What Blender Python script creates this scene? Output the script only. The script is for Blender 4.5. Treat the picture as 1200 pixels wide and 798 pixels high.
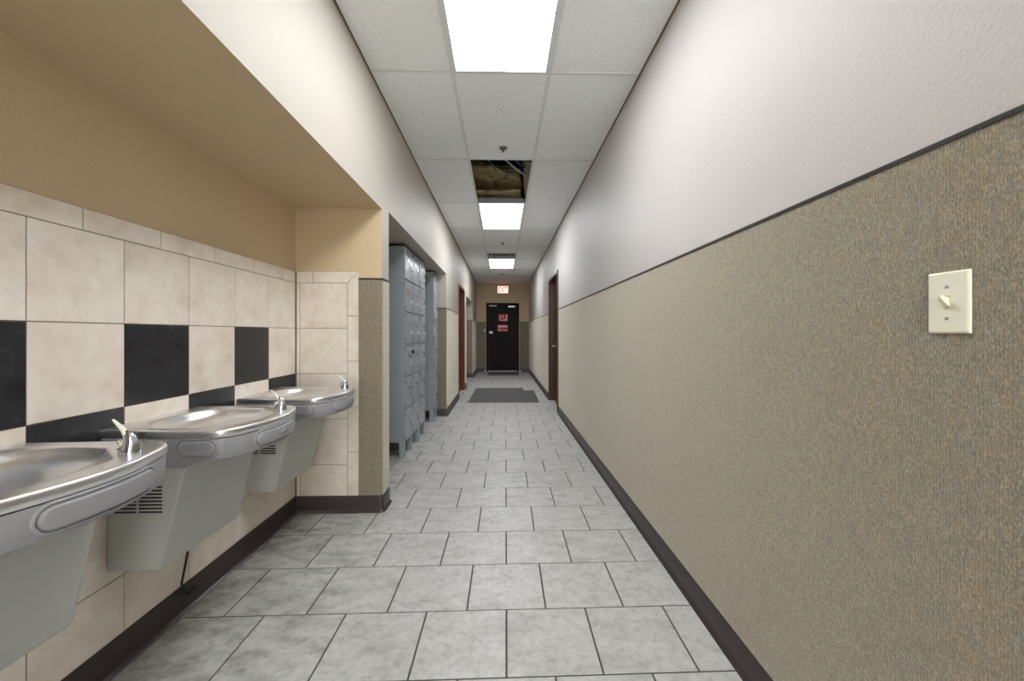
import bpy, bmesh, math, random
from mathutils import Vector, Matrix, noise
random.seed(4)
for o in list(bpy.data.objects): bpy.data.objects.remove(o)
S = bpy.context.scene
COL = S.collection
# ------------------------------------------------------------------ camera, light, exposure
F = 468.0; H = 1.195; YAW = math.atan(11.7 / F)
cam = bpy.data.cameras.new('camera'); co = bpy.data.objects.new('camera', cam); COL.objects.link(co)
cam.sensor_width = 36.0; cam.lens = 36.0 * F / 1200.0; cam.clip_start = 0.02; cam.clip_end = 100
cam.shift_y = -8.0 / 1200.0
co.location = (0, 0, H); co.rotation_euler = (math.pi / 2, 0, -YAW)
S.camera = co
w = bpy.data.worlds.new('world'); S.world = w; w.use_nodes = True
w.node_tree.nodes['Background'].inputs[0].default_value = (0.9, 0.95, 1, 1)
w.node_tree.nodes['Background'].inputs[1].default_value = 0.0
S.view_settings.view_transform = 'Standard'; S.view_settings.look = 'None'
S.view_settings.gamma = 1.0; S.view_settings.use_curve_mapping = False
S.view_settings.exposure = 1.22
LENS_POWER = 8.0
FILL = 3.0                                        # radiance of the unseen fill light added behind the camera
dl = bpy.data.lights.new('added_fill_light', 'AREA'); dl.shape = 'RECTANGLE'; dl.size = 1.50; dl.size_y = 2.60
dl.energy = FILL * math.pi * dl.size * dl.size_y; dl.color = (1.0, 0.985, 0.975)
do_ = bpy.data.objects.new('added_fill_light', dl); COL.objects.link(do_)
do_.location = (0.02, -2.66, 1.42); do_.rotation_euler = (math.pi / 2, 0, math.pi)
# ------------------------------------------------------------------ dimensions
XL, XR, XN, ZC = -0.808, 0.848, -1.38, 2.795     # corridor sides, back of the niche, ceiling
YE, YB = 12.6, -2.75                              # end wall, back wall
GX = (-0.304, 0.291); GY0, GP = 2.445, 1.219     # ceiling grid
ZS = 2.035                                       # niche soffit
ZW = 1.56                                        # top of the wall carpet

# ------------------------------------------------------------------ node materials
def srgb(r, g, b):
    f = lambda c: (c / 255 / 12.92) if c / 255 <= 0.04045 else ((c / 255 + 0.055) / 1.055) ** 2.4
    return (f(r), f(g), f(b), 1)

class NM:
    def __init__(s, name, col=(0.5, 0.5, 0.5, 1), rough=0.5, metal=0.0, spec=0.5):
        s.m = bpy.data.materials.new(name); s.m.use_nodes = True
        s.t = s.m.node_tree; s.n = s.t.nodes; s.l = s.t.links
        s.b = s.n['Principled BSDF']
        s.b.inputs['Base Color'].default_value = col
        s.b.inputs['Roughness'].default_value = rough
        s.b.inputs['Metallic'].default_value = metal
        s.b.inputs['Specular IOR Level'].default_value = spec
    def node(s, kind, **kw):
        n = s.n.new(kind)
        for k, v in kw.items(): setattr(n, k, v)
        return n
    def coord(s, scale=(1, 1, 1), rot=(0, 0, 0)):
        c = s.node('ShaderNodeTexCoord'); m = s.node('ShaderNodeMapping')
        s.l.new(c.outputs['Object'], m.inputs[0])
        m.inputs['Scale'].default_value = scale; m.inputs['Rotation'].default_value = rot
        return m.outputs[0]
    def noise(s, vec, scale, detail=4, rough=0.5):
        n = s.node('ShaderNodeTexNoise'); s.l.new(vec, n.inputs['Vector'])
        n.inputs['Scale'].default_value = scale; n.inputs['Detail'].default_value = detail
        n.inputs['Roughness'].default_value = rough
        return n.outputs['Fac']
    def ramp(s, fac, stops):
        r = s.node('ShaderNodeValToRGB'); s.l.new(fac, r.inputs[0])
        e = r.color_ramp.elements
        while len(e) < len(stops): e.new(0.5)
        for i, (p, c) in enumerate(stops): e[i].position = p; e[i].color = c
        return r.outputs[0]
    def mix(s, a, b, fac=0.5, mode='MIX'):
        m = s.node('ShaderNodeMix', data_type='RGBA', blend_type=mode)
        for v, i in ((fac, 0), (a, 6), (b, 7)):
            if hasattr(v, 'links') or hasattr(v, 'is_linked'): s.l.new(v, m.inputs[i])
            else: m.inputs[i].default_value = v
        return m.outputs[2]
    def math(s, op, a, b=0.0):
        m = s.node('ShaderNodeMath', operation=op)
        for i, v in enumerate((a, b)):
            if hasattr(v, 'is_linked'): s.l.new(v, m.inputs[i])
            else: m.inputs[i].default_value = v
        return m.outputs[0]
    def base(s, c): s.l.new(c, s.b.inputs['Base Color'])
    def rough(s, c): s.l.new(c, s.b.inputs['Roughness'])
    def bump(s, h, strength=0.3, dist=0.002):
        b = s.node('ShaderNodeBump'); b.inputs['Strength'].default_value = strength
        b.inputs['Distance'].default_value = dist
        s.l.new(h, b.inputs['Height']); s.l.new(b.outputs[0], s.b.inputs['Normal'])

def G(v): return (v, v, v, 1)

def m_paint(name, c, dist=0.0026):
    k = NM(name, c, 0.55, 0, 0.35); v = k.coord()
    n = k.noise(v, 115, 3, 0.5)
    n2 = k.noise(v, 1.3, 2, 0.5)
    k.base(k.mix(c, (c[0] * .95, c[1] * .945, c[2] * .93, 1), n2))
    k.bump(n, 0.65, dist)
    return k.m

def m_carpet():
    k = NM('ribbed_wall_carpet', G(.2), 0.95, 0, 0.1)
    c = k.node('ShaderNodeTexCoord'); sp = k.node('ShaderNodeSeparateXYZ'); k.l.new(c.outputs['Object'], sp.inputs[0])
    h = k.math('ADD', sp.outputs[0], sp.outputs[1])                     # runs along either wall direction
    wob = k.noise(c.outputs['Object'], 60, 3)
    hh = k.math('ADD', h, k.math('MULTIPLY', wob, 0.011))
    rib = k.math('SINE', k.math('MULTIPLY', hh, 2 * math.pi / 0.0058))
    v2 = k.coord((1, 1, 0.6))
    fine = k.noise(v2, 300, 3, 0.75)
    mid = k.noise(v2, 70, 4, 0.75)
    big = k.noise(k.coord((1, 1, 0.4)), 6, 4, 0.6)
    col = k.ramp(fine, [(0.36, srgb(66, 58, 49)), (0.46, srgb(114, 103, 87)), (0.54, srgb(152, 140, 121)), (0.64, srgb(214, 201, 176))])
    col = k.mix(col, k.ramp(mid, [(0.38, srgb(124, 124, 122)), (0.5, srgb(154, 143, 125)), (0.62, srgb(184, 153, 114))]), 0.38)
    col = k.mix(col, k.ramp(big, [(0.35, srgb(134, 133, 124)), (0.65, srgb(142, 127, 107))]), 0.25)
    dk = k.ramp(rib, [(0.0, G(.88)), (1.0, G(1.0))])
    k.base(k.mix(col, dk, 1.0, 'MULTIPLY'))
    hgt = k.math('ADD', k.math('MULTIPLY', rib, 0.22), k.math('MULTIPLY', fine, 1.8))
    k.bump(hgt, 0.8, 0.0022)
    k.b.inputs['Sheen Weight'].default_value = 1.0; k.b.inputs['Sheen Roughness'].default_value = 0.45
    k.b.inputs['Sheen Tint'].default_value = srgb(240, 233, 216)
    return k.m

def m_beige_tile():
    k = NM('beige_ceramic_tile', G(.6), 0.32, 0, 0.5)
    a = k.node('ShaderNodeAttribute', attribute_name='rnd')
    c = k.node('ShaderNodeTexCoord')
    off = k.node('ShaderNodeVectorMath', operation='SCALE'); k.l.new(a.outputs['Color'], off.inputs[0]); off.inputs['Scale'].default_value = 37.0
    ad = k.node('ShaderNodeVectorMath', operation='ADD'); k.l.new(c.outputs['Object'], ad.inputs[0]); k.l.new(off.outputs[0], ad.inputs[1])
    n = k.noise(ad.outputs[0], 5.5, 5, 0.55); n2 = k.noise(ad.outputs[0], 16, 5, 0.6)
    col = k.ramp(n, [(0.30, srgb(204, 188, 171)), (0.48, srgb(222, 211, 198)), (0.66, srgb(230, 223, 214))])
    col = k.mix(col, k.ramp(n2, [(0.35, srgb(212, 196, 178)), (0.6, srgb(235, 226, 212))]), 0.35)
    k.base(col); k.bump(n2, 0.15, 0.001)
    return k.m

def m_black_tile():
    k = NM('black_ceramic_tile', G(.03), 0.3, 0, 0.45); v = k.coord()
    n = k.noise(v, 11, 6, 0.7)
    k.base(k.ramp(n, [(0.35, srgb(30, 30, 33)), (0.6, srgb(40, 40, 43)), (0.75, srgb(70, 70, 72))]))
    k.rough(k.ramp(n, [(0.3, G(.25)), (0.7, G(.5))]))
    return k.m

def m_floor_tile():
    k = NM('grey_floor_tile', G(.4), 0.40, 0, 0.4)
    a = k.node('ShaderNodeAttribute', attribute_name='rnd')
    c = k.node('ShaderNodeTexCoord')
    off = k.node('ShaderNodeVectorMath', operation='SCALE'); k.l.new(a.outputs['Color'], off.inputs[0]); off.inputs['Scale'].default_value = 53.0
    ad = k.node('ShaderNodeVectorMath', operation='ADD'); k.l.new(c.outputs['Object'], ad.inputs[0]); k.l.new(off.outputs[0], ad.inputs[1])
    st = k.node('ShaderNodeMapping'); k.l.new(ad.outputs[0], st.inputs[0]); st.inputs['Rotation'].default_value = (0, 0, 0.7); st.inputs['Scale'].default_value = (1, 2.0, 1)
    n = k.noise(st.outputs[0], 7, 7, 0.62); n2 = k.noise(ad.outputs[0], 34, 5, 0.7); n3 = k.noise(ad.outputs[0], 150, 3, 0.6)
    col = k.ramp(n, [(0.28, srgb(150, 148, 143)), (0.45, srgb(180, 178, 174)), (0.6, srgb(194, 192, 189)), (0.75, srgb(205, 204, 202))])
    col = k.mix(col, k.ramp(n2, [(0.32, srgb(138, 137, 133)), (0.5, srgb(182, 181, 178)), (0.7, srgb(206, 205, 202))]), 0.45)
    pit = k.ramp(n3, [(0.235, G(.25)), (0.27, G(1.0))])
    msk = k.ramp(k.noise(ad.outputs[0], 4.5, 2), [(0.60, G(0)), (0.64, G(1))])
    col = k.mix(col, pit, msk, 'MULTIPLY')
    # soiled band towards the niche side
    sp = k.node('ShaderNodeSeparateXYZ'); k.l.new(c.outputs['Object'], sp.inputs[0])
    d = k.math('SUBTRACT', k.math('MULTIPLY', sp.outputs[0], -1.0), k.math('MULTIPLY', n, 0.9))
    dm = k.ramp(d, [(0.15, G(0)), (0.95, G(.75))])
    dirt = k.ramp(n, [(0.35, srgb(150, 146, 138)), (0.6, srgb(205, 200, 190))])
    col = k.mix(col, k.mix(col, dirt, 1.0, 'MULTIPLY'), dm)
    k.base(col); k.bump(n2, 0.2, 0.0015)
    k.rough(k.ramp(n, [(0.3, G(.5)), (0.7, G(.32))]))
    return k.m

def m_ceiling_tile():
    k = NM('fissured_ceiling_tile', srgb(214, 216, 215), 0.9, 0, 0.2); v = k.coord()
    n = k.noise(v, 180, 4, 0.75); n2 = k.noise(v, 70, 3, 0.6)
    k.base(k.mix(k.ramp(n, [(0.30, srgb(196, 198, 197)), (0.44, srgb(240, 241, 241)), (0.6, srgb(247, 248, 248))]),
                 k.ramp(n2, [(0.3, srgb(222, 224, 224)), (0.6, srgb(247, 248, 248))]), 0.35))
    k.bump(n, 0.5, 0.0015)
    return k.m

def m_wood(name, a, b):
    k = NM(name, a, 0.38, 0, 0.5); v = k.coord((6, 6, 0.6))
    n = k.noise(v, 9, 6, 0.65); w2 = k.noise(k.coord((1, 1, 1)), 45, 2, 0.4)
    chip = k.ramp(w2, [(0.73, G(0)), (0.76, G(1))])
    k.base(k.mix(k.ramp(n, [(0.3, a), (0.7, b)]), srgb(170, 150, 135), chip))
    return k.m

def m_stainless():
    k = NM('brushed_stainless_steel', srgb(240, 240, 242), 0.3, 1.0)
    n = k.noise(k.coord((1, 1, 1)), 14, 4, 0.6)
    k.rough(k.ramp(n, [(0.3, G(.30)), (0.7, G(.38))]))
    return k.m

def m_metal_paint(name, c, rough=0.4, spots=None):
    k = NM(name, c, rough, 0, 0.5); v = k.coord()
    n = k.noise(v, 3, 4, 0.6)
    cc = k.mix(c, (c[0] * .88, c[1] * .88, c[2] * .88, 1), n)
    if spots:
        sp = k.ramp(k.noise(v, 38, 2, 0.4), [(0.74, G(0)), (0.765, G(1))])
        cc = k.mix(cc, spots, sp)
        sp2 = k.ramp(k.noise(k.coord((1.1, 1.1, 1.1)), 51, 2, 0.4), [(0.24, G(1)), (0.265, G(0))])
        cc = k.mix(cc, srgb(70, 66, 64), sp2)
    k.base(cc)
    return k.m

def m_plain(name, c, rough=0.5, metal=0, spec=0.5): return NM(name, c, rough, metal, spec).m

def m_emit(name, c, power):
    k = NM(name, c, 0.5); k.b.inputs['Emission Color'].default_value = c; k.b.inputs['Emission Strength'].default_value = power
    return k.m

def m_insulation():
    k = NM('glass_wool', G(.4), 0.95, 0, 0.1); v = k.coord((1, 1, 3.0))
    n = k.noise(v, 9, 6, 0.7); n2 = k.noise(v, 40, 4, 0.7)
    k.base(k.mix(k.ramp(n, [(0.38, srgb(140, 92, 52)), (0.47, srgb(236, 212, 146)), (0.55, srgb(246, 230, 178)), (0.7, srgb(252, 246, 222))]),
                 k.ramp(n2, [(0.3, srgb(150, 120, 70)), (0.6, srgb(240, 226, 180))]), 0.4))
    k.bump(n2, 1.0, 0.02)
    return k.m

def m_mat_fabric():
    k = NM('grey_rubber_backed_mat', G(.1), 0.9, 0, 0.15)
    n = k.noise(k.coord((1, 8, 1)), 30, 4, 0.7)
    k.base(k.ramp(n, [(0.3, srgb(82, 82, 80)), (0.7, srgb(112, 111, 108))])); k.bump(n, 0.6, 0.004)
    return k.m

M = dict(
    paint=m_paint('cream_orange_peel_paint', srgb(187, 180, 169)), tan=m_paint('shade_tan_orange_peel_paint', srgb(205, 184, 150)),  # tan: same wall paint, shaded tone of niche and end wall in its colour
    paint_r=m_paint('off_white_orange_peel_paint', srgb(193, 187, 184)),
    carpet=m_carpet(), tile=m_beige_tile(), black=m_black_tile(), floor=m_floor_tile(), ceil=m_ceiling_tile(),
    grout=m_plain('wall_tile_grout', srgb(128, 110, 94), 0.9), fgrout=m_plain('floor_grout', srgb(76, 74, 70), 0.9),
    vinyl=m_plain('dark_brown_vinyl_base', srgb(54, 45, 45), 0.36), cap=m_plain('black_trim_cap', srgb(40, 37, 36), 0.45),
    grid=m_plain('white_grid_steel', srgb(222, 223, 222), 0.5), edge=m_plain('painted_gap_shadow', srgb(120, 104, 88), 0.8),
    speck=m_plain('dark_pinhole', srgb(60, 55, 52), 0.9),
    lens=m_emit('lit_acrylic_lens', (0.93, 0.97, 1.0, 1), LENS_POWER),
    wood=m_wood('dark_stained_wood', srgb(60, 34, 28), srgb(92, 58, 46)),
    wood_red=m_wood('red_brown_stained_wood', srgb(98, 40, 20), srgb(122, 54, 28)),
    enddoor=m_plain('near_black_door_paint', srgb(34, 25, 27), 0.65, 0, 0.25),
    steel=m_stainless(),
    apron=m_metal_paint('grey_powder_coat', srgb(150, 150, 153), 0.38),
    cabinet=m_metal_paint('light_grey_vinyl_clad_steel', srgb(188, 190, 186), 0.42),
    slot=m_plain('dark_vent_slot', srgb(34, 34, 34), 0.8),
    chrome=m_plain('worn_chrome', srgb(205, 210, 218), 0.14, 1.0),
    spout=m_plain('aged_cream_plastic', srgb(226, 221, 202), 0.4),
    verdigris=m_plain('green_lime_scale', srgb(96, 150, 132), 0.8),
    locker=m_metal_paint('blue_grey_locker_enamel', srgb(158, 165, 173), 0.34, srgb(206, 210, 214)),
    latch=m_plain('bright_latch_metal', srgb(190, 192, 196), 0.25, 0.9),
    brass=m_plain('dull_padlock_metal', srgb(60, 60, 62), 0.35, 0.8),
    redsticker=m_plain('faded_red_sticker', srgb(176, 128, 124), 0.7),
    ivory=m_plain('ivory_plastic', srgb(236, 233, 214), 0.3), toggle=m_plain('yellowed_plastic', srgb(214, 200, 158), 0.35),
    white=m_plain('white_plastic', srgb(225, 225, 222), 0.5), alu=m_plain('satin_aluminium', srgb(196, 198, 200), 0.35, 0.8),
    red=m_plain('red_sign_vinyl', srgb(206, 52, 62), 0.5), whitev=m_plain('white_sign_vinyl', srgb(232, 214, 212), 0.5),
    exitw=m_emit('lit_exit_panel', srgb(255, 214, 200), 0.75), exitr=m_emit('lit_red_letter', srgb(240, 60, 50), 1.0),
    sprink=m_plain('dull_grey_nickel', srgb(112, 110, 108), 0.5, 0.3), rubber=m_plain('black_rubber', srgb(22, 22, 22), 0.5), mat=m_mat_fabric(),
    plenum=m_plain('dark_deck', srgb(30, 38, 66), 0.9), wool=m_insulation(),
    wrap=m_plain('pale_duct_wrap', srgb(230, 222, 190), 0.7), bluec=m_plain('blue_cable', srgb(46, 74, 140), 0.5),
    whitec=m_plain('white_cable', srgb(210, 216, 226), 0.4), housing=m_plain('fixture_housing_enamel', srgb(170, 172, 174), 0.4),
)

# ------------------------------------------------------------------ mesh helpers
class MB:
    def __init__(s): s.v = []; s.f = []; s.mi = []; s.r = []; s.cur = 0; s.rnd = (0, 0, 0)
    def face(s, idx): s.f.append(tuple(idx)); s.mi.append(s.cur); s.r.append(s.rnd)
    def add(s, pts): b = len(s.v); s.v += [tuple(p) for p in pts]; return b
    def quad(s, *p): b = s.add(p); s.face(range(b, b + len(p)))
    def box(s, x0, x1, y0, y1, z0, z1):
        b = s.add([(x, y, z) for z in (z0, z1) for y in (y0, y1) for x in (x0, x1)])
        for q in ((0, 2, 3, 1), (4, 5, 7, 6), (0, 1, 5, 4), (2, 6, 7, 3), (0, 4, 6, 2), (1, 3, 7, 5)): s.face([b + i for i in q])
    def prism(s, poly, fn, a, c):
        """poly of 2-D points, fn(p, t) -> 3-D, t from a to c"""
        n = len(poly); b0 = s.add([fn(p, a) for p in poly]); b1 = s.add([fn(p, c) for p in poly])
        s.face([b0 + i for i in range(n)]); s.face([b1 + i for i in reversed(range(n))])
        for i in range(n): j = (i + 1) % n; s.face([b0 + i, b1 + i, b1 + j, b0 + j])
    def rings(s, rs, cap0=True, cap1=True):
        n = len(rs[0]); bs = [s.add(r) for r in rs]
        for a, b in zip(bs, bs[1:]):
            for i in range(n): j = (i + 1) % n; s.face([a + i, a + j, b + j, b + i])
        if cap0: s.face([bs[0] + i for i in reversed(range(n))])
        if cap1: s.face([bs[-1] + i for i in range(n)])
    def lathe(s, prof, c=(0, 0, 0), n=24, axis='z', caps=True):
        rs = []
        for r, h in prof:
            ring = []
            for i in range(n):
                a = 2 * math.pi * i / n; u, v = r * math.cos(a), r * math.sin(a)
                p = {'z': (u, v, h), 'x': (h, u, v), 'y': (v, h, u)}[axis]
                ring.append((c[0] + p[0], c[1] + p[1], c[2] + p[2]))
            rs.append(ring)
        s.rings(rs, caps, caps)
    def tube(s, pts, r, n=8, r2=None):
        pts = [Vector(p) for p in pts]; rs = []
        for i, p in enumerate(pts):
            t = (pts[min(i + 1, len(pts) - 1)] - pts[max(i - 1, 0)]).normalized()
            ref = Vector((0, 0, 1)) if abs(t.z) < 0.9 else Vector((1, 0, 0))
            a = t.cross(ref).normalized(); b = t.cross(a)
            rr = r[i] if isinstance(r, (list, tuple)) else r
            rb = (r2[i] if isinstance(r2, (list, tuple)) else r2) if r2 else rr
            rs.append([p + a * rr * math.cos(2 * math.pi * k / n) + b * rb * math.sin(2 * math.pi * k / n) for k in range(n)])
        s.rings(rs)
    def sweep(s, path, prof):
        """profile (offset to the right of travel, z) swept with mitres along a plan polyline"""
        P = [Vector(p) for p in path]; rings = []
        for i, p in enumerate(P):
            d0 = (P[i] - P[i - 1]).normalized() if i else None
            d1 = (P[i + 1] - P[i]).normalized() if i < len(P) - 1 else None
            nr = lambda d: Vector((d.y, -d.x))
            if d0 is None: m = nr(d1)
            elif d1 is None: m = nr(d0)
            else:
                a, b = nr(d0), nr(d1); m = a + b; m = m / max(m.dot(a), 1e-4)
            rings.append([(p.x + m.x * o, p.y + m.y * o, z) for o, z in prof])
        s.rings(rings)
    def build(s, name, mats, parent=None, smooth=True, angle=32, bevel=0, loc=None):
        me = bpy.data.meshes.new(name); me.from_pydata(s.v, [], s.f); me.update()
        if not isinstance(mats, (list, tuple)): mats = [mats]
        for m in mats: me.materials.append(M[m])
        me.polygons.foreach_set('material_index', s.mi)
        if any(r != (0, 0, 0) for r in s.r):
            at = me.attributes.new('rnd', 'FLOAT_COLOR', 'FACE')
            at.data.foreach_set('color', [c for r in s.r for c in (*r, 1.0)])
        bm = bmesh.new(); bm.from_mesh(me); bmesh.ops.recalc_face_normals(bm, faces=bm.faces[:])
        bm.to_mesh(me); bm.free()
        o = bpy.data.objects.new(name, me); COL.objects.link(o)
        if parent: o.parent = parent
        if loc: o.location = loc
        if smooth:
            me.polygons.foreach_set('use_smooth', [True] * len(me.polygons)); me.set_sharp_from_angle(angle=math.radians(angle))
        if bevel:
            b = o.modifiers.new('bevel', 'BEVEL'); b.width = bevel; b.segments = 2; b.limit_method = 'ANGLE'; b.harden_normals = False
        return o

def tag(o, label, cat, group=None):
    o['label'] = label; o['category'] = cat
    if group: o['group'] = group
    return o
def struct(mb, name, mats, **kw):
    o = mb.build(name, mats, smooth=kw.pop('smooth', False), **kw); o['kind'] = 'structure'; return o
def thing(name, label, cat, loc=(0, 0, 0), rz=0, group=None):
    o = bpy.data.objects.new(name, None); COL.objects.link(o); o.location = loc; o.rotation_euler = (0, 0, rz)
    o.empty_display_size = 0.05
    return tag(o, label, cat, group)
def dup(root, loc, label, group=None):
    r = root.copy(); COL.objects.link(r); r.location = loc; r['label'] = label
    for ch in list(root.children):
        c = ch.copy(); COL.objects.link(c); c.parent = r
        for g in ch.children:
            d = g.copy(); COL.objects.link(d); d.parent = c
    return r
def rc(): return (random.random(), random.random(), random.random())

# ------------------------------------------------------------------ walls
a = MB()
NS = -0.45                                                      # near end of the fountain niche
a.box(-1.6, XL, YB, NS, 0, ZC)                                  # before the niche
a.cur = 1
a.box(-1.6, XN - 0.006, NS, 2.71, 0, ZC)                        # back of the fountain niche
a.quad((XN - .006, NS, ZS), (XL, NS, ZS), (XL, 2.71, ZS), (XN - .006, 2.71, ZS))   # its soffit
a.cur = 0
a.quad((XL, NS, ZS), (XL, 2.71, ZS), (XL, 2.71, ZC), (XL, NS, ZC))                 # header over the niche
a.box(-1.6, XL, 2.71, 2.87, 0, ZC)                              # stub wall
a.cur = 1; a.box(XN - .006, XL - .0005, 2.7095, 2.7101, 1.55, ZS - .0005); a.cur = 0  # thin overlay gives the upper niche end the shaded paint tone
a.box(-1.6, -1.42, 2.87, 5.80, 0, ZC)                           # back of locker alcove
a.box(-1.42, XL, 2.87, 5.80, 2.062, ZC)
a.box(-1.6, XL, 5.80, 7.44, 0, ZC)
a.box(-1.6, XL, 7.44, 8.55, 2.13, ZC)                           # over the door
a.box(-1.6, -0.98, 7.44, 8.55, 0, 2.13)
a.box(-1.6, XL, 8.55, 9.04, 0, ZC)
a.box(-1.6, XL, 9.04, 10.9, 2.045, ZC)                          # over the far alcove
a.box(-1.6, -1.5, 9.04, 10.9, 0, 2.045)
a.box(-1.6, XL, 10.9, YE, 0, ZC)
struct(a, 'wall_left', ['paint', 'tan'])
a = MB()
T = XR + 0.006
a.box(T, T + 0.2, YB, 6.03, 0, ZC); a.box(T, T + 0.2, 6.03, 7.19, 2.17, ZC)
a.box(0.985, T + 0.2, 6.03, 7.19, 0, 2.17); a.box(T, T + 0.2, 7.19, YE, 0, ZC)
struct(a, 'wall_right', 'paint_r')
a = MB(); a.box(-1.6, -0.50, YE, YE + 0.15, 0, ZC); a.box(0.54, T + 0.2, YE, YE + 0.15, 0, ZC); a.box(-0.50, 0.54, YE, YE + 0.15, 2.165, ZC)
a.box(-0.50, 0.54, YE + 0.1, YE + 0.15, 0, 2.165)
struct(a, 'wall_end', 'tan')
a = MB(); a.box(-1.6, T + 0.2, YB - 0.15, YB, 0, 0.08); a.box(-1.6, T + 0.2, YB - 0.15, YB, 2.76, ZC); a.box(-1.6, -0.76, YB - 0.15, YB, .08, 2.76); a.box(.80, T + 0.2, YB - 0.15, YB, .08, 2.76)
struct(a, 'wall_back', 'paint')
a = MB(); a.box(-.76, .80, YB - .08, YB - .07, .08, 2.76); struct(a, 'added_back_pane', 'white')  # unseen pane added to go with the fill light


# floor: slab + individually seated tiles in running bond
a = MB(); a.cur = 1; a.box(-1.6, T + 0.2, YB, YE + 0.15, -0.06, -0.0025); a.cur = 0
tp = 0.342; hw = tp / 2 - 0.0032
for r in range(-17, 34):
    cy = 1.389 + tp * (r + 0.5); sh = 0.019 if r % 2 == 0 else 0.019 + tp / 2
    for q in range(-6, 4):
        cx = sh + tp * (q + 0.5)
        X0 = cx + 0.009 * (cy - 1.73); Y0 = cy + 0.011 * cx
        if X0 < -1.62 or X0 > 1.05 or Y0 > YE + .15 or Y0 < YB: continue
        a.rnd = rc(); dz = random.uniform(-0.0004, 0.0004)
        def pt(u, v, z): return (X0 + u + 0.009 * v, min(max(Y0 + v + 0.011 * u, YB), YE + .15), z)
        b = hw - 0.002
        top = [pt(-b, -b, dz), pt(b, -b, dz), pt(b, b, dz), pt(-b, b, dz)]
        bot = [pt(-hw, -hw, -.0026), pt(hw, -hw, -.0026), pt(hw, hw, -.0026), pt(-hw, hw, -.0026)]
        a.rings([bot, top], cap0=False)
struct(a, 'floor', ['floor', 'fgrout'])

# niche wall tiles
def tilebox(a, plane, u0, u1, z0, z1, mat=0, base=0.0):
    g = 0.0016; t = 0.006; e = 0.0012; a.cur = mat; a.rnd = rc()
    u0 += g; u1 -= g; z0 += g; z1 -= g
    if plane == 'x': fn = lambda u, z, d: (XN - 0.006 + d, u, z)
    else: fn = lambda u, z, d: (u, 2.71 - d, z)
    lo = [fn(u0, z0, 0), fn(u1, z0, 0), fn(u1, z1, 0), fn(u0, z1, 0)]
    md = [fn(u0, z0, t - e), fn(u1, z0, t - e), fn(u1, z1, t - e), fn(u0, z1, t - e)]
    tp_ = [fn(u0 + e, z0 + e, t), fn(u1 - e, z0 + e, t), fn(u1 - e, z1 - e, t), fn(u0 + e, z1 - e, t)]
    a.rings([lo, md, tp_], cap0=False)
rows = [0.0, 0.317, 0.622, 0.927, 1.231, 1.536]
a = MB(); a.cur = 2
a.quad((XN - 0.003, NS, 0), (XN - 0.003, 2.71, 0), (XN - 0.003, 2.71, 1.612), (XN - 0.003, NS, 1.612))
for i in range(-6, 6):
    y1 = 2.702 - 0.3015 * (5 - i) if i < 5 else 2.702
    y0 = max(y1 - 0.3015, NS)
    if y1 <= NS: continue
    for j in range(5):
        dark = (j == 3 and (i % 2) == 0) or (j == 2 and (i % 2) == 1)
        # columns: i=5 is the tile next to the corner
        tilebox(a, 'x', y0, y1, rows[j], rows[j + 1], 1 if dark else 0)
for i in range(-7, 6):
    y0 = 1.351 + 0.301 * i; y1 = y0 + 0.301
    y0 = max(y0, NS); y1 = min(y1, 2.702)
    if y1 - y0 > 0.01: tilebox(a, 'x', y0, y1, 1.536, 1.612)
struct(a, 'trim_1', ['tile', 'black', 'grout'])
a = MB(); a.cur = 2
a.quad((XN, 2.707, 0), (-0.966, 2.707, 0), (-0.966, 2.707, 1.612), (XN, 2.707, 1.612))
for j in range(5):
    tilebox(a, 'y', XN + .006, -1.351, rows[j], rows[j + 1]); tilebox(a, 'y', -1.351, -1.036, rows[j], rows[j + 1])
tilebox(a, 'y', XN + .006, -1.265, 1.536, 1.612)
zz = [0.0, 0.096, 0.401, 0.706, 1.011, 1.315]
for z0, z1 in zip(zz, zz[1:]): tilebox(a, 'y', -1.036, -0.962, z0, z1)
def mitre(pts):
    a.cur = 0; a.rnd = rc()
    a.rings([[(x, 2.71, z) for x, z in pts], [(x, 2.704, z) for x, z in pts]], cap0=False)
mitre([(-1.263, 1.538), (-1.038, 1.538), (-0.965, 1.610), (-1.263, 1.610)])
mitre([(-1.034, 1.317), (-0.964, 1.317), (-0.964, 1.608), (-1.034, 1.536)])
struct(a, 'trim_2', ['tile', 'black', 'grout'])

# carpet wainscot, cap trim and vinyl base all follow the same wall lines
def rnd_corner(p, q, r, s=5, rad=0.012):
    P, Q, R = Vector(p), Vector(q), Vector(r); d0 = (Q - P).normalized(); d1 = (R - Q).normalized()
    A = Q - d0 * rad; B = Q + d1 * rad
    return [tuple((A.lerp(Q, t)).lerp(Q.lerp(B, t), t)) for t in [i / s for i in range(s + 1)]]
stub = [(-0.960, 2.71)] + rnd_corner((-1, 2.71), (XL, 2.71), (XL, 2.87)) + rnd_corner((XL, 2.71), (XL, 2.87), (-1.4, 2.87)) + [(-1.42, 2.87)]
XRr = XR + 0.006; XLl = XL
left_paths = [[(XL, YB), (XL, NS), (XN, NS)], stub, [(-1.42, 2.87), (-1.42, 5.80), (XL, 5.80), (XL, 7.39)],
              [(XL, 8.60), (XL, 9.04), (-1.5, 9.04), (-1.5, 10.9), (XL, 10.9), (XL, YE)]]
right_paths = [[(XRr, YE), (XRr, 7.235)], [(XRr, 5.985), (XRr, YB)]]
end_paths = [[(XL, YE), (-0.515, YE)], [(0.555, YE), (XRr, YE)]]
capprof = [(0, ZW - 0.002), (0.009, ZW - 0.002), (0.0095, ZW + 0.006), (0.006, ZW + 0.009), (0, ZW + 0.009)]
capprof_r = capprof
def wprof(t): return [(0, 0.0), (t, 0.0), (t, ZW), (0, ZW)]
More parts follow.
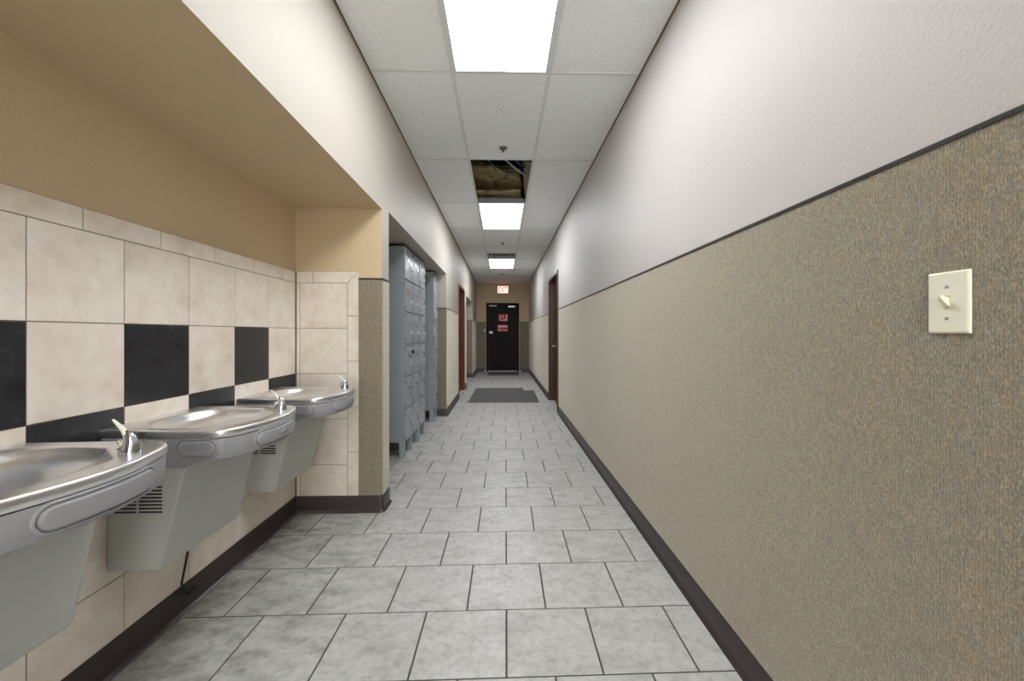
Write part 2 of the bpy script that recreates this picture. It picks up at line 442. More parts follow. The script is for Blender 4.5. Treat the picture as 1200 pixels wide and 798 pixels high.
bprof = [(0, 0.0), (0.026, 0.0), (0.025, 0.003), (0.018, 0.007), (0.012, 0.016), (0.0095, 0.03), (0.009, 0.106), (0.0065, 0.110), (0, 0.110)]
n = 3
for side, paths in (('left', left_paths), ('right', right_paths), ('end', end_paths)):
    a = MB(); c = MB(); b = MB()
    for p in paths:
        a.sweep(p, wprof(0.006)); c.sweep(p, capprof); b.sweep(p, bprof)
    if side == 'left':
        b.sweep([(XN, NS), (XN, 2.71 - 0.006), (-0.960, 2.71 - 0.006)], bprof)
    struct(a, 'trim_%d' % n, 'carpet', smooth=True); struct(c, 'trim_%d' % (n + 1), 'cap', smooth=True)
    struct(b, 'baseboard_' + side, 'vinyl', smooth=True, angle=50); n += 2

# ------------------------------------------------------------------ ceiling
a = MB()
xs = [XL, GX[0], GX[1], T]
row_y = [GY0 + GP * k for k in range(-6, 9)] + [YE]
row_y = [y for y in row_y if y > YB]; row_y = [YB] + row_y
LIGHT_ROWS = [(-6, -5), (-2.431, -1.212), (1.226, 2.445), (4.883, 6.102), (8.540, 9.759)]
HOLE = (3.664, 4.883); VENT = (7.93, 8.54)
def near(y, L): return any(abs(y - q) < 0.01 for q in L)
for y0, y1 in zip(row_y, row_y[1:]):
    for i in range(3):
        mid = (y0 + y1) / 2
        if i == 1 and any(p < mid < q for p, q in LIGHT_ROWS[1:]) : continue
        if i == 1 and HOLE[0] < mid < HOLE[1]: continue
        segs = [(y0, y1)]
        if i == 1 and y0 < 7.5 < y1: segs = [(y0, VENT[0])]
        for s0, s1 in segs: a.box(xs[i], xs[i + 1], s0, s1, ZC, ZC + 0.015)
a.cur = 1
for dx, dy, r in ((0, 0, .006), (.018, .02, .004), (-.022, -.014, .003), (.02, -.03, .003), (-.035, .012, .0025), (.03, .03, .003), (-.01, -.035, .0035), (-.03, .04, .002), (.01, .045, .002)):
    a.lathe([(r, ZC - 0.0008), (r, ZC + 0.002)], (-0.008 + dx, 2.85 + dy * 1.5, 0), 8)
struct(a, 'ceiling', ['ceil', 'speck'])
a = MB()
for x in GX:
    a.box(x - .012, x + .012, YB, YE, ZC - .004, ZC); a.box(x - .0015, x + .0015, YB, YE, ZC, ZC + .035)
for y in row_y[1:-1]:
    for x0, x1 in ((XL, GX[0] - .012), (GX[0] + .012, GX[1] - .012), (GX[1] + .012, T)):
        a.box(x0, x1, y - .012, y + .012, ZC - .0035, ZC - 0.0002)
a.box(GX[0] + .012, GX[1] - .012, VENT[0] - .012, VENT[0] + .012, ZC - .0035, ZC - 0.0002)
struct(a, 'trim_9', 'grid')
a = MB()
a.box(XL, XL + .010, YB, YE, ZC - .006, ZC - 0.0003); a.box(T - .010, T, YB, YE, ZC - .006, ZC - 0.0003)  # dark strips stand in for the shadow line where ceiling meets walls
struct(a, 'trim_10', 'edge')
# plenum above the missing tile
a = MB()
PZ = 3.75
a.quad((-1.4, 2.6, PZ), (1.4, 2.6, PZ), (1.4, 7.4, PZ), (-1.4, 7.4, PZ))
for q in (((-1.4, 2.6), (-1.4, 7.4)), ((1.4, 2.6), (1.4, 7.4)), ((-1.4, 2.6), (1.4, 2.6)), ((-1.4, 7.4), (1.4, 7.4))):
    (x0, y0), (x1, y1) = q; a.quad((x0, y0, ZC), (x1, y1, ZC), (x1, y1, PZ), (x0, y0, PZ))
struct(a, 'ceiling_deck', 'plenum')

# ------------------------------------------------------------------ doors
def frame(a, side, y0, y1, ztop, xf, depth, w=0.045, proud=0.012):
    """wooden frame lining an opening in a side wall; xf wall face, depth into the wall"""
    sg = 1 if side == 'left' else -1                # direction from wall into corridor
    xa, xb = sorted((xf + sg * proud, xf - sg * depth))
    a.box(xa, xb, y0 - w, y0, 0, ztop + w); a.box(xa, xb, y1, y1 + w, 0, ztop + w); a.box(xa, xb, y0, y1, ztop, ztop + w)
def lever(parent, x, y, z, sx, sy):
    h = MB(); h.lathe([(0.026, 0), (0.026, sx * 0.008), (0.012, sx * 0.012), (0.011, sx * 0.05)], (x, y, z), 18, 'x')
    h.tube([(x + sx * .045, y, z), (x + sx * .052, y + sy * .02, z), (x + sx * .052, y + sy * .06, z), (x + sx * .050, y + sy * .11, z - .004)], [.010, .011, .009, .008], 10)
    return h.build('door_handle', 'alu', parent)
def panel_door(name, x, y0, y1, z1, t, mat, **kw):
    d = MB(); d.box(min(x, x + t), max(x, x + t), y0, y1, 0.008, z1)
    o = d.build(name, mat, smooth=False, bevel=0.002); o['kind'] = 'structure'; return o
# left door
d1 = panel_door('door_1', -0.938, 7.488, 8.492, 2.075, -0.038, 'wood_red')
f = MB(); frame(f, 'left', 7.487, 8.493, 2.08, XL, 0.165, .045, .014); fo = f.build('door_frame', 'wood_red', d1, smooth=False, bevel=.002)
lever(d1, -0.938, 8.40, 0.98, 1, -1)
for z in (0.3, 1.05, 1.85):
    h = MB(); h.tube([(-0.935, 7.492, z - .05), (-0.935, 7.492, z + .05)], .006, 8); h.build('hinge', 'alu', d1)
# right door
d2 = panel_door('door_2', 0.940, 6.078, 7.142, 2.115, 0.038, 'wood')
f = MB(); frame(f, 'right', 6.077, 7.143, 2.12, T, 0.125, .045, .018); f.build('door_frame', 'wood', d2, smooth=False, bevel=.002)
lever(d2, 0.940, 7.05, 0.975, -1, -1)
# end door
d3 = MB(); d3.box(-0.43, 0.47, YE + .02, YE + .06, 0.03, 2.10)
d3 = d3.build('door_3', 'enddoor', smooth=False, bevel=.003); d3['kind'] = 'structure'
f = MB()
f.box(-0.495, -0.435, YE - .02, YE + .098, 0, 2.16); f.box(0.475, 0.535, YE - .02, YE + .098, 0, 2.16); f.box(-0.435, 0.475, YE - .02, YE + .098, 2.105, 2.16)
f.build('door_frame', 'enddoor', d3, smooth=False, bevel=.003)
f = MB(); f.box(-0.435, 0.475, YE - .06, YE + .09, 0.0, 0.024); f.build('threshold', 'alu', d3, bevel=.004)
f = MB(); f.box(-0.405, -0.29, YE - .045, YE + .02, 1.195, 1.275); f.lathe([(.018, YE - .06), (.018, YE - .04)], (-.35, 0, 1.235), 14, 'y')
f.build('deadbolt_case', 'alu', d3, bevel=.008)
f = MB(); f.box(0.19, 0.42, YE - .04, YE + .02, 2.02, 2.075); f.build('door_closer', 'alu', d3, bevel=.008)
f = MB(); f.box(-0.41, -0.17, YE - .01, YE + .02, 2.055, 2.095); f.build('alarm_bar', 'white', d3, bevel=.004)
f = MB(); f.tube([(0.22, YE - .03, 2.02), (0.05, YE - .09, 2.01), (-0.02, YE - .03, 2.10)], .008, 8); f.build('closer_arm', 'brass', d3)
# signs on the end door
def door_sign(name, x0, x1, z0, z1, strokes, label):
    t = thing(name, label, 'sign', (x0, YE + .018, z0))
    p = MB(); p.box(0, x1 - x0, -.003, 0.0015, 0, z1 - z0); p.build('panel', 'red', t, smooth=False)
    q = MB()
    for s in strokes: q.quad(*[(u * (x1 - x0), -.0036, v * (z1 - z0)) for u, v in s])
    q.build('marking', 'whitev', t, smooth=False)
door_sign('warning_sign', -0.115, 0.18, 1.585, 1.81, [((.1, .3), (.2, .9), (.28, .9), (.2, .3)), ((.62, .1), (.95, .15), (.93, .35), (.6, .25)), ((.8, .4), (.95, .4), (.95, .9), (.85, .9)), ((.3, .1), (.55, .1), (.5, .22), (.3, .25)), ((.48, .45), (.58, .5), (.5, .9), (.42, .85))],
          'upper red sign with white markings on the dark end door')
door_sign('notice_sign', -0.14, 0.18, 1.27, 1.475, [((.05, .62), (.95, .62), (.95, .9), (.05, .9)), ((.05, .1), (.5, .1), (.5, .2), (.05, .2)), ((.6, .1), (.95, .1), (.95, .2), (.6, .2)), ((.05, .3), (.2, .3), (.2, .42), (.05, .42))],
          'lower red and white sign on the dark end door')
a = MB(); a.box(-.022, .022, -.008, 0, 0, .11); a.box(-.006, .006, -.016, -.008, .045, .07)
tag(a.build('door_chime_plate', 'white', loc=(-0.545, YE - .006, 1.24), bevel=.003), 'small white switch plate on the carpeted end wall left of the door', 'switch')
for i, x in enumerate((-0.52, 0.56)):
    a = MB(); a.lathe([(.03, 0), (.035, .012), (.028, .05), (.012, .062)], (0, 0, 0), 16)
    tag(a.build('door_stop', 'white', loc=(x, YE - .115, 0)), 'small white floor bumper at the %s foot of the end door frame' % ('left' if i == 0 else 'right'), 'door stop')
# EXIT sign
t = thing('exit_sign', 'lit EXIT sign on the tan wall above the dark end door', 'sign', (0.027, YE, 2.46))
a = MB(); a.box(-.175, .175, -.045, 0, 0, .24); a.build('housing', 'white', t, bevel=.006)
a = MB(); a.box(-.16, .16, -.048, -.044, .015, .225); a.build('lit_panel', 'exitw', t, smooth=False)
def text_mesh(txt, size, mat, parent, loc, rot, name, ext=0.0008, sx=1.0, font_bold=0.0):
    cu = bpy.data.curves.new(name, 'FONT'); cu.body = txt; cu.size = size; cu.extrude = ext; cu.offset = font_bold
    cu.align_x = 'CENTER'; cu.align_y = 'CENTER'
    o = bpy.data.objects.new(name, cu); COL.objects.link(o)
    dg = bpy.context.evaluated_depsgraph_get(); me = bpy.data.meshes.new_from_object(o.evaluated_get(dg))
    bpy.data.objects.remove(o)
    me.materials.clear(); me.materials.append(M[mat])
    me.transform(Matrix.Translation(loc) @ rot @ Matrix.Diagonal((sx, 1, 1, 1)))
    r = bpy.data.objects.new(name, me); COL.objects.link(r); r.parent = parent
    return r
text_mesh('EXIT', 0.225, 'exitr', t, (0, -.0495, .12), Matrix.Rotation(math.pi / 2, 4, 'X'), 'lettering', .001, 0.62, .006)

# ------------------------------------------------------------------ ceiling lights, diffuser, sprinklers
def make_light(y0, y1, label):
    t = thing('ceiling_light', label, 'light', ((GX[0] + GX[1]) / 2, (y0 + y1) / 2, ZC - .004), group='recessed ceiling lights')
    hx = (GX[1] - GX[0]) / 2; hy = (y1 - y0) / 2
    a = MB(); a.box(-hx + .028, hx - .028, -hy + .026, hy - .018, .001, .006); a.build('lens', 'lens', t, smooth=False)
    a = MB()
    for x0, x1, ya, yb in ((-hx + .012, -hx + .028, -hy + .012, hy - .012), (hx - .028, hx - .012, -hy + .012, hy - .012),
                           (-hx + .028, hx - .028, -hy + .012, -hy + .026), (-hx + .028, hx - .028, hy - .018, hy - .012)):
        a.box(x0, x1, ya, yb, -.003, .012)
    a.build('frame', 'grid', t, smooth=False)
    a = MB()
    o_ = [(-hx + .016, -hy + .016), (hx - .016, -hy + .016), (hx - .016, hy - .016), (-hx + .016, hy - .016)]
    i_ = [(x * .86, y * .94) for x, y in o_]
    a.rings([[(x, y, .008) for x, y in o_], [(x, y, .060) for x, y in o_], [(x, y, .095) for x, y in i_]])
    a.build('housing', 'housing', t, smooth=False)
    return t
labs = ['bright ceiling light nearest the camera, cut by the top edge of the photo', 'bright ceiling light just beyond the missing ceiling tile', 'farthest bright ceiling light, next to the air vent']
L0 = make_light(*LIGHT_ROWS[2], labs[0])
for k, lb in ((3, labs[1]), (4, labs[2])):
    dup(L0, ((GX[0] + GX[1]) / 2, sum(LIGHT_ROWS[k]) / 2, ZC - .004), lb)
for k, lb in ((1, 'ceiling light over the camera, outside the photo'),):
    dup(L0, ((GX[0] + GX[1]) / 2, sum(LIGHT_ROWS[k]) / 2, ZC - .004), lb)
t = thing('air_diffuser', 'square louvered metal air vent in the ceiling by the farthest light', 'vent', ((GX[0] + GX[1]) / 2, 8.235, ZC))
a = MB(); a.box(-.285, .285, -.293, .293, .10, .11); a.build('duct_throat', 'speck', t, smooth=False)
for k in range(4):
    r0 = .285 - k * .068; r1 = r0 - .042; dz = -.004 - k * .004
    a = MB(); sq = lambda r, z: [(-r, -r, z), (r, -r, z), (r, r, z), (-r, r, z)]
    a.rings([sq(r0, dz + .004), sq(r0, dz), sq(r1, dz + .034), sq(r1 + .002, dz + .038)], False, False)
    a.build('louver_ring', 'housing', t, smooth=False)
a = MB(); a.box(-.045, .045, -.045, .045, -.014, -.008); a.build('centre_plate', 'housing', t, smooth=False)
def sprinkler(y, x, label):
    t = thing('sprinkler_head', label, 'sprinkler', (x, y, ZC), group='sprinkler heads')
    a = MB(); a.lathe([(.036, 0), (.036, -.004), (.026, -.012), (.014, -.014)], n=24); a.build('escutcheon', 'sprink', t)
    a = MB(); a.lathe([(.010, -.012), (.010, -.020), (.005, -.022), (.004, -.030), (.013, -.032), (.013, -.034), (.002, -.035)], n=16)
    for sx in (-1, 1): a.tube([(sx * .009, 0, -.014), (sx * .012, 0, -.024), (sx * .004, 0, -.031)], .002, 6)
    a.build('nozzle', 'sprink', t)
    return t
s0 = sprinkler(3.44, 0.010, 'ceiling sprinkler in front of the missing tile')
dup(s0, (0.010, 7.06, ZC), 'ceiling sprinkler between the middle light and the air vent')
dup(s0, (-0.005, 10.7, ZC), 'farthest ceiling sprinkler, beyond the last light')

# ------------------------------------------------------------------ things in the ceiling opening
def lumpy(name, x0, x1, y0, y1, z0, z1, seed, amp, label, slope=(0, 0), mat='wool', sag=0.0):
    a = MB(); bm = bmesh.new(); bmesh.ops.create_cube(bm, size=1.0)
    bmesh.ops.subdivide_edges(bm, edges=bm.edges[:], cuts=22, use_grid_fill=True)
    for v in bm.verts:
        p = v.co.copy(); n_ = p.normalized()
        q = Vector((x0 + (p.x + .5) * (x1 - x0), y0 + (p.y + .5) * (y1 - y0), z0 + (p.z + .5) * (z1 - z0)))
        rr = 1 - 0.22 * max(abs(p.y), abs(p.z)) * 2 * min(abs(p.y), abs(p.z)) * 2
        c = Vector((q.x, (y0 + y1) / 2, (z0 + z1) / 2)); q = c + (q - c) * rr
        s_ = Vector((q.x * 3, q.y * 5, q.z * 11 + seed * 9))
        q += n_ * amp * (noise.fractal(s_, 0.9, 2.1, 5) )
        q.z += slope[0] * (q.x - (x0 + x1) / 2) + slope[1] * (q.y - y0) - sag * (1 - (2 * (q.x - x0) / (x1 - x0) - 1) ** 2)
        v.co = q
    me = bpy.data.meshes.new(name); bm.to_mesh(me); bm.free(); me.materials.append(M[mat])
    me.polygons.foreach_set('use_smooth', [True] * len(me.polygons))
    o = bpy.data.objects.new(name, me); COL.objects.link(o); return tag(o, label, 'insulation')
lumpy('insulation_batt', -.42, .22, 4.98, 5.75, 2.925, 3.03, 1, .045, 'low brown-edged fluffy insulation batt lying right above the light fixture in the ceiling hole')
lumpy('insulation_batt', -.45, .23, 4.96, 5.9, 3.13, 3.38, 5, .055, 'upper yellow fluffy insulation batt filling the ceiling hole', (-.20, 0.0), sag=.02)
t = thing('wrapped_duct', 'pale wrapped pipe with a dark strap at right of the ceiling hole', 'duct', (.385, 4.9, 2.84))
a = MB(); a.tube([(-.02, -.18, .62), (-.03, 0, .42), (-.02, .12, .2), (.02, .3, .02)], [.10, .10, .095, .09], 18); a.build('insulation_sleeve', 'wrap', t)
a = MB(); a.tube([(-.0265, -.055, .48), (-.027, -.045, .465)], .104, 18); a.build('strap', 'rubber', t)
for nm, pts, r, m, lb in (
    ('white_cable', [(-.62, 4.30, 3.70), (-.36, 4.36, 3.34), (-.15, 4.40, 3.10), (-.05, 4.42, 3.01), (.03, 4.46, 2.975), (.10, 4.60, 3.03), (.14, 4.8, 3.12)], .004, 'whitec', 'thin white cable drooping at the middle of the ceiling hole'),
    ('white_cable', [(-.60, 4.34, 3.72), (-.24, 4.37, 3.36), (.04, 4.40, 3.11), (.14, 4.41, 3.03), (.22, 4.44, 2.985), (.27, 4.55, 3.0)], .012, 'whitec', 'thick white cable slanting at the right of the ceiling hole'),
    ('blue_cable', [(-.50, 4.24, 3.72), (-.18, 4.30, 3.42), (.08, 4.33, 3.14), (.18, 4.35, 3.06), (.25, 4.40, 3.03)], .015, 'bluec', 'blue cable slanting beside the white cable in the ceiling hole')):
    a = MB(); a.tube(pts, r, 8); tag(a.build(nm, m), lb, 'cable')

# ------------------------------------------------------------------ drinking fountains
def fountain(label):
    t = thing('drinking_fountain', label, 'drinking fountain', (XN, 0, 0), group='wall-hung drinking fountains')
    half = [(0, -.228), (.12, -.233), (.25, -.240), (.345, -.244), (.392, -.242), (.424, -.228), (.447, -.198), (.468, -.14), (.486, -.07)]
    ctl = half + [(.493, 0)] + [(u, -y) for u, y in reversed(half)]
    # smooth resample
    def cr(p0, p1, p2, p3, s):
        return tuple(.5 * (2 * b + (c - a_) * s + (2 * a_ - 5 * b + 4 * c - d) * s * s + (3 * b - a_ - 3 * c + d) * s ** 3) for a_, b, c, d in zip(p0, p1, p2, p3))
    out = []
    for i in range(len(ctl) - 1):
        p0 = ctl[max(i - 1, 0)]; p3 = ctl[min(i + 2, len(ctl) - 1)]
        for s in range(6): out.append(cr(p0, ctl[i], ctl[i + 1], p3, s / 6))
    out.append(ctl[-1])
    back = [(0, .228 - .456 * k / 10) for k in range(1, 10)]
    out += back; N = len(out)
    C = (.245, -.012)
    def K(k, z, du=0.0): return [(max(0.0, .24 + (u - .24) * k) if u > 0.001 else 0.0, y * k, z) for u, y in out]
    def bowl(sc, z):
        ring = []
        for u, y in out:
            dx, dy = u - C[0], y - C[1]; th = math.atan2(dy, dx); c_, s_ = abs(math.cos(th)), abs(math.sin(th))
            r = ((c_ / .185) ** 2.6 + (s_ / .195) ** 2.6) ** (-1 / 2.6)
            # chamfered corner that leaves a pad for the bubbler
            nx, ny = .66, .75; dd = .185; pr = nx * math.cos(th) + ny * math.sin(th)
            if pr > 0: r = min(r, dd / pr)
            r = min(r, .93 * math.hypot(dx, dy)); r *= sc
            px, py = C[0] + r * math.cos(th), C[1] + r * math.sin(th)
            # deepest well towards the wall
            g = math.exp(-(((px - .15) / .075) ** 2 + ((py + .0) / .085) ** 2))
            ring.append((px, py, z - .018 * g * (1 if sc < .97 else 0)))
        return ring
    top = 0.0
    a = MB()
    a.rings([K(.972, -.026), K(.990, -.027), K(1.0, -.023), K(1.0, -.008), K(.994, -.002), K(.980, 0.0), K(.955, .0005),
             bowl(1.03, 0.0), bowl(1.0, -.0015), bowl(.975, -.006), bowl(.945, -.015), bowl(.90, -.025), bowl(.82, -.034), bowl(.72, -.040), bowl(.58, -.045), bowl(.4, -.050), bowl(.22, -.054), bowl(.08, -.055)], False, True)
    a.build('basin', 'steel', t, angle=55)
    a = MB(); a.lathe([(.021, -.069), (.021, -.0665), (.012, -.0655)], (.15, 0, 0), 20); a.build('drain', 'chrome', t)
    a = MB()
    a.rings([K(.955, -.020), K(.955, -.030), K(.985, -.031), K(.990, -.034), K(.982, -.095), K(.972, -.103), K(.950, -.106)], False, True)
    a.prism([(0, -.10), (.375, -.10), (.335, -.112), (.285, -.134), (0, -.134)], lambda p, y: (p[0], y, p[1]), -.229, .229)
    a.build('apron', 'apron', t, angle=40)
    # cabinet with tapering front
    a = MB(); a.prism([(0, -.128), (.0, -.50), (.184, -.50), (.272, -.128), (.272, -.10), (.02, -.10)], lambda p, y: (p[0], y, p[1]), -.208, .208)
    a.build('cabinet', 'cabinet', t, bevel=.006)
    for sd in (-1, 1):
        a = MB()
        for c0, c1 in ((.030, .103), (.113, .192)):
            for k in range(8):
                z = -.205 - k * .0125; ya = sd * .2095; yb = sd * .2070
                a.box(c0, c1, min(ya, yb), max(ya, yb), z - .0028, z + .0028)
        a.build('vent_slots', 'slot', t, smooth=False)
    # push bars
    def edge_u(y):
        best = None
        for (u0, y0), (u1, y1) in zip(out, out[1:]):
            if u0 > .3 and u1 > .3 and (y0 - y) * (y1 - y) <= 0 and abs(y1 - y0) > 1e-9: return .24 + (u0 + (u1 - u0) * (y - y0) / (y1 - y0) - .24) * .986
        return .47
    def side_y(u):
        for (u0, y0), (u1, y1) in zip(out, out[1:]):
            if y0 < 0 and y1 < 0 and (u0 - u) * (u1 - u) <= 0 and abs(u1 - u0) > 1e-9: return abs(y0 + (y1 - y0) * (u - u0) / (u1 - u0)) * .986
        return .23
    def pill(L, R, mapper):
        a = MB()
        def ring(inset, off):
            r = R - inset; pts = []
            nn = 12
            for k in range(nn + 1): th = -math.pi / 2 + math.pi * k / nn; pts.append((L - R + r * math.cos(th), r * math.sin(th)))
            for k in range(1, 10): pts.append((L - R - 2 * (L - R) * k / 10, r))
            for k in range(nn + 1): th = math.pi / 2 + math.pi * k / nn; pts.append((-(L - R) + r * math.cos(th), r * math.sin(th)))
            for k in range(1, 10): pts.append((-(L - R) + 2 * (L - R) * k / 10, -r))
            return pts, off
        rs = []
        for ins, off in ((-.0095, -.004), (-.0095, .0010), (-.0070, .0040), (-.0040, .0040), (-.0022, .0004), (-.0004, .0004), (.0002, .0062), (.0025, .0088), (.006, .0094)):
            pts, o_ = ring(ins, off); rs.append([mapper(p, q, o_) for p, q in pts])
        b0 = [a.add(r) for r in rs]; n_ = len(rs[0])
        for p, q in zip(b0, b0[1:]):
            for i in range(n_): j = (i + 1) % n_; a.face([p + i, p + j, q + j, q + i])
        # flat face as strips between the two long sides
        b = b0[-1]; nn = 12; lo = list(range(nn + 10 + nn, n_)); 
        L1 = [b + i for i in range(nn, nn + 11)]                    # upper side, right to left
        L2 = [b] + [b + i for i in range(n_ - 1, n_ - 10, -1)] + [b + nn + 10 + nn]   # lower side, right to left
        for i in range(10): a.face([L1[i], L1[i + 1], L2[i + 1], L2[i]])
        a.face([b + i for i in range(0, nn + 1)]); a.face([b + i for i in range(nn + 10, nn + 10 + nn + 1)])
        return a
    zc = -.063
    pill(.130, .0245, lambda p, q, o_: (edge_u(p) + o_, p, zc + q)).build('front_push_bar', 'apron', t, angle=50)
    for sd in (-1, 1):
        pill(.063, .0255, lambda p, q, o_: (.335 + p, sd * (side_y(.335 + p) + o_), zc + q)).build('side_push_bar', 'apron', t, angle=50)
    # bubbler
    bx, by = .424, .115
    a = MB()
    def sect(cx, z, ra, rb, tilt=0.0, n_=18):
        return [(bx + cx + ra * math.cos(2 * math.pi * k / n_), by + rb * math.sin(2 * math.pi * k / n_), z + tilt * ra * math.cos(2 * math.pi * k / n_)) for k in range(n_)]
    a.rings([sect(0, -.001, .024, .020), sect(0, .004, .024, .020), sect(.001, .016, .022, .018, .15), sect(.001, .028, .0165, .014, .5), sect(-.002, .040, .012, .011, .9), sect(-.008, .050, .0075, .008, 1.0), sect(-.016, .060, .004, .006, 1.0)])
    bb = a.build('bubbler', 'chrome', t, angle=60)
    a = MB(); a.tube([(bx - .024, by, .012), (bx - .020, by, .024), (bx - .008, by, .036), (bx - .006, by, .049), (bx - .014, by, .060), (bx - .028, by, .074), (bx - .042, by, .088)],
                     [.009, .010, .009, .009, .008, .006, .003], 10, [.005, .006, .0075, .008, .006, .004, .002])
    a.build('mouth_guard', 'spout', bb, angle=60)
    a = MB(); a.lathe([(.0055, 0), (.0055, .012), (.003, .014)], (bx - .023, by - .002, .024), 12); a.build('nozzle', 'latch', bb)
    return t
F1L = 'drinking fountain nearest the camera, cut by the left edge of the photo'
F2L = 'middle drinking fountain, black power cord hanging below it'
F3L = 'farthest drinking fountain, beside the tiled end of the niche'
f1 = fountain(F1L); f1.location = (XN, 0.935, 0.887)
f2 = dup(f1, (XN, 1.635, 0.864), F2L); f3 = dup(f1, (XN, 2.335, 0.860), F3L)
for ft in (f2, f3):
    rot = Matrix.Rotation(math.pi / 2, 4, 'Z') @ Matrix.Rotation(math.pi / 2, 4, 'X')
    text_mesh('ELKAY', .024, 'apron', ft, (.4993, 0.0, -.063), rot, 'embossed_lettering', .0012, 1.1, .0004)
a = MB(); a.tube([(.055, .10, -.49), (.050, .098, -.56), (.034, .095, -.66), (.020, .095, -.73), (.030, .10, -.77), (.033, .125, -.785)], .0048, 8)
a.tube([(.030, .12, -.785), (.034, .15, -.785)], .009, 8)
a.build('power_cord', 'rubber', f2, angle=60)

# ------------------------------------------------------------------ lockers
def locker(ncol, label, loc):
    t = thing('locker', label, 'locker', loc, group='grey metal lockers')
    W = 0.325; D = 0.42; Z0 = .15; Z1 = 2.035; Wt = W * ncol           # front face at local x = 0, body behind (-x)
    a = MB(); a.box(-D, -.012, 0, Wt, Z0, Z1)
    for k in range(ncol + 1): a.box(-.012, .002, max(k * W - .004, 0), min(k * W + .004, Wt), Z0, Z1)
    a.box(-.012, .002, .004, Wt - .004, Z1 - .006, Z1)
    a.build('body', 'locker', t, smooth=False, bevel=.002)
    a = MB(); a.box(-D - .002, 0.002, -.003, Wt + .003, Z1, Z1 + .006); a.build('top_panel', 'cap', t, smooth=False)
    for x0 in (-.052, -D):
        for k in range(ncol + 1):
            y = k * W; a = MB(); y0 = max(y - .022, 0) if k else 0; y1 = min(y0 + .045, Wt) if k < ncol else Wt; y0 = y1 - .045 if k == ncol else y0
            a.box(x0, x0 + .05, y0, y1, .004, Z0 - .0005); a.cur = 0; a.box(x0 - .003, x0 + .0525, y0 - .002, y1 + .002, 0, .005)
            a.build('leg', 'locker', t, smooth=False)
    for c in range(ncol):
        for r in range(6):
            dh = (Z1 - Z0) / 6; z0 = Z0 + r * dh; y0 = c * W
            d = MB(); d.box(-.010, .004, y0 + .009, y0 + W - .009, z0 + .005, z0 + dh - .008)
            for q in range(3):       # pressed louvers near the door top
                zz_ = z0 + dh - .045 - q * .016
                d.prism([(0.004, zz_), (0.009, zz_ + .003), (0.004, zz_ + .009)], lambda p, y: (p[0], y, p[1]), y0 + .09, y0 + W - .09)
            do = d.build('door', 'locker', t, smooth=False, bevel=.0012)
            h = MB(); zc_ = z0 + dh * .47; yc = y0 + W * .80
            h.box(.004, .007, yc - .024, yc + .024, zc_ - .055, zc_ + .055)
            h.box(.007, .013, yc - .010, yc + .010, zc_ - .030, zc_ + .012); h.box(.007, .022, yc - .004, yc + .004, zc_ - .050, zc_ - .030)
            h.build('latch', 'latch', do, smooth=False, bevel=.0015)
            h = MB(); h.box(.004, .0055, y0 + W * .5 - .03, y0 + W * .5 + .03, z0 + dh * .60, z0 + dh * .60 + .022); h.build('number_plate', 'latch', do, smooth=False)
            for zz_ in (.04, dh - .04):
                h = MB(); h.tube([(.004, y0 + .009, z0 + zz_ - .02), (.004, y0 + .009, z0 + zz_ + .02)], .004, 6); h.build('hinge', 'latch', do)
    return t
LX = -0.932
lk = locker(2, 'two-column grey locker unit nearest the fountains', (LX, 3.846, 0))
l2 = locker(1, 'narrow single-column grey locker directly behind the two-column unit', (LX + .004, 4.506, 0))
l3 = dup(l2, (LX, 5.447, 0), 'single-column grey locker at the far end of the alcove, standing apart')
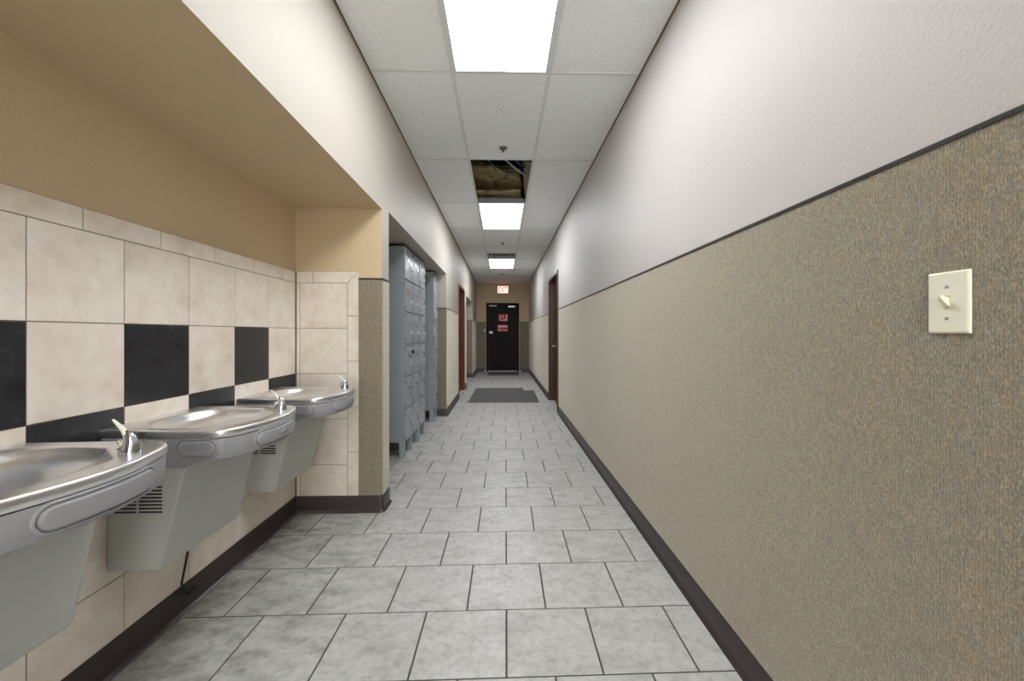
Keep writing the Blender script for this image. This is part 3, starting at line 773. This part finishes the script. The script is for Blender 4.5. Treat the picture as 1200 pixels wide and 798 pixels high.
# padlock hanging on the latch of the near unit
t = thing('padlock', 'dark padlock hanging on the nearest locker unit, at mid-height', 'padlock', (LX + .026, 3.846 + .26, 1.02))
a = MB(); a.box(-.010, .010, -.022, .022, -.028, .010); a.build('body', 'brass', t, bevel=.004)
a = MB(); a.tube([(0, -.014, .008), (0, -.014, .026), (0, -.008, .035), (0, .008, .035), (0, .014, .026), (0, .014, .008)], .0035, 8); a.build('shackle', 'alu', t)
a = MB(); a.box(0, .0006, -.05, .05, -.03, .03); tag(a.build('sticker', 'redsticker', loc=(LX + .0042, 3.846 + .13, 1.60), smooth=False), 'faded red sticker on an upper door of the nearest locker unit', 'sticker')

# ------------------------------------------------------------------ mats and switch
a = MB()
pl = [(-.594, 6.93), (.650, 6.93), (.672, 8.37), (.452, 8.37), (.462, 8.74), (-.565, 8.74)]
a.rings([[(x, y, 0.0008) for x, y in pl], [(x, y, .006) for x, y in pl], [(x * .995, 7.83 + (y - 7.83) * .995, .008) for x, y in pl]])
tag(a.build('floor_mat', 'mat', smooth=False), 'large grey floor mat with a notched far right corner in mid corridor', 'mat')
a = MB(); pl = [(-.41, 11.45), (.49, 11.45), (.49, 12.47), (-.41, 12.47)]
a.rings([[(x, y, 0.0008) for x, y in pl], [(x, y, .006) for x, y in pl], [(x * .99, 11.96 + (y - 11.96) * .99, .008) for x, y in pl]])
tag(a.build('door_mat', 'mat', smooth=False), 'small dark doormat against the end door', 'mat')

t = thing('light_switch', 'ivory toggle light switch on the carpeted right wall', 'switch', (XR, 0.735, 1.254))
a = MB(); w_, h_ = .0355, .0585
sq = lambda i, x: [(x, -w_ + i, -h_ + i), (x, w_ - i, -h_ + i), (x, w_ - i, h_ - i), (x, -w_ + i, h_ - i)]
a.rings([sq(0, 0), sq(0, -.002), sq(.0012, -.0042), sq(.0035, -.0060)]); a.build('cover_plate', 'ivory', t, smooth=False)
a = MB(); a.box(-.0066, -.0055, -.0055, .0055, -.013, .013); a.build('toggle_slot', 'toggle', t, smooth=False)
a = MB()
q = lambda cx, cz, hw_, hh: [(cx, -hw_, cz - hh), (cx, hw_, cz - hh), (cx, hw_, cz + hh), (cx, -hw_, cz + hh)]
a.rings([q(-.0062, .000, .0046, .0085), q(-.012, .004, .0044, .0065), q(-.020, .0095, .0038, .0045), q(-.0215, .011, .003, .003)]); a.build('toggle', 'ivory', t, bevel=.0006)
for z in (-.030, .030):
    a = MB(); a.lathe([(.0032, -.0056), (.0032, -.0068), (.0015, -.0074)], (0, 0, z), 14, 'x'); a.build('screw', 'alu', t)
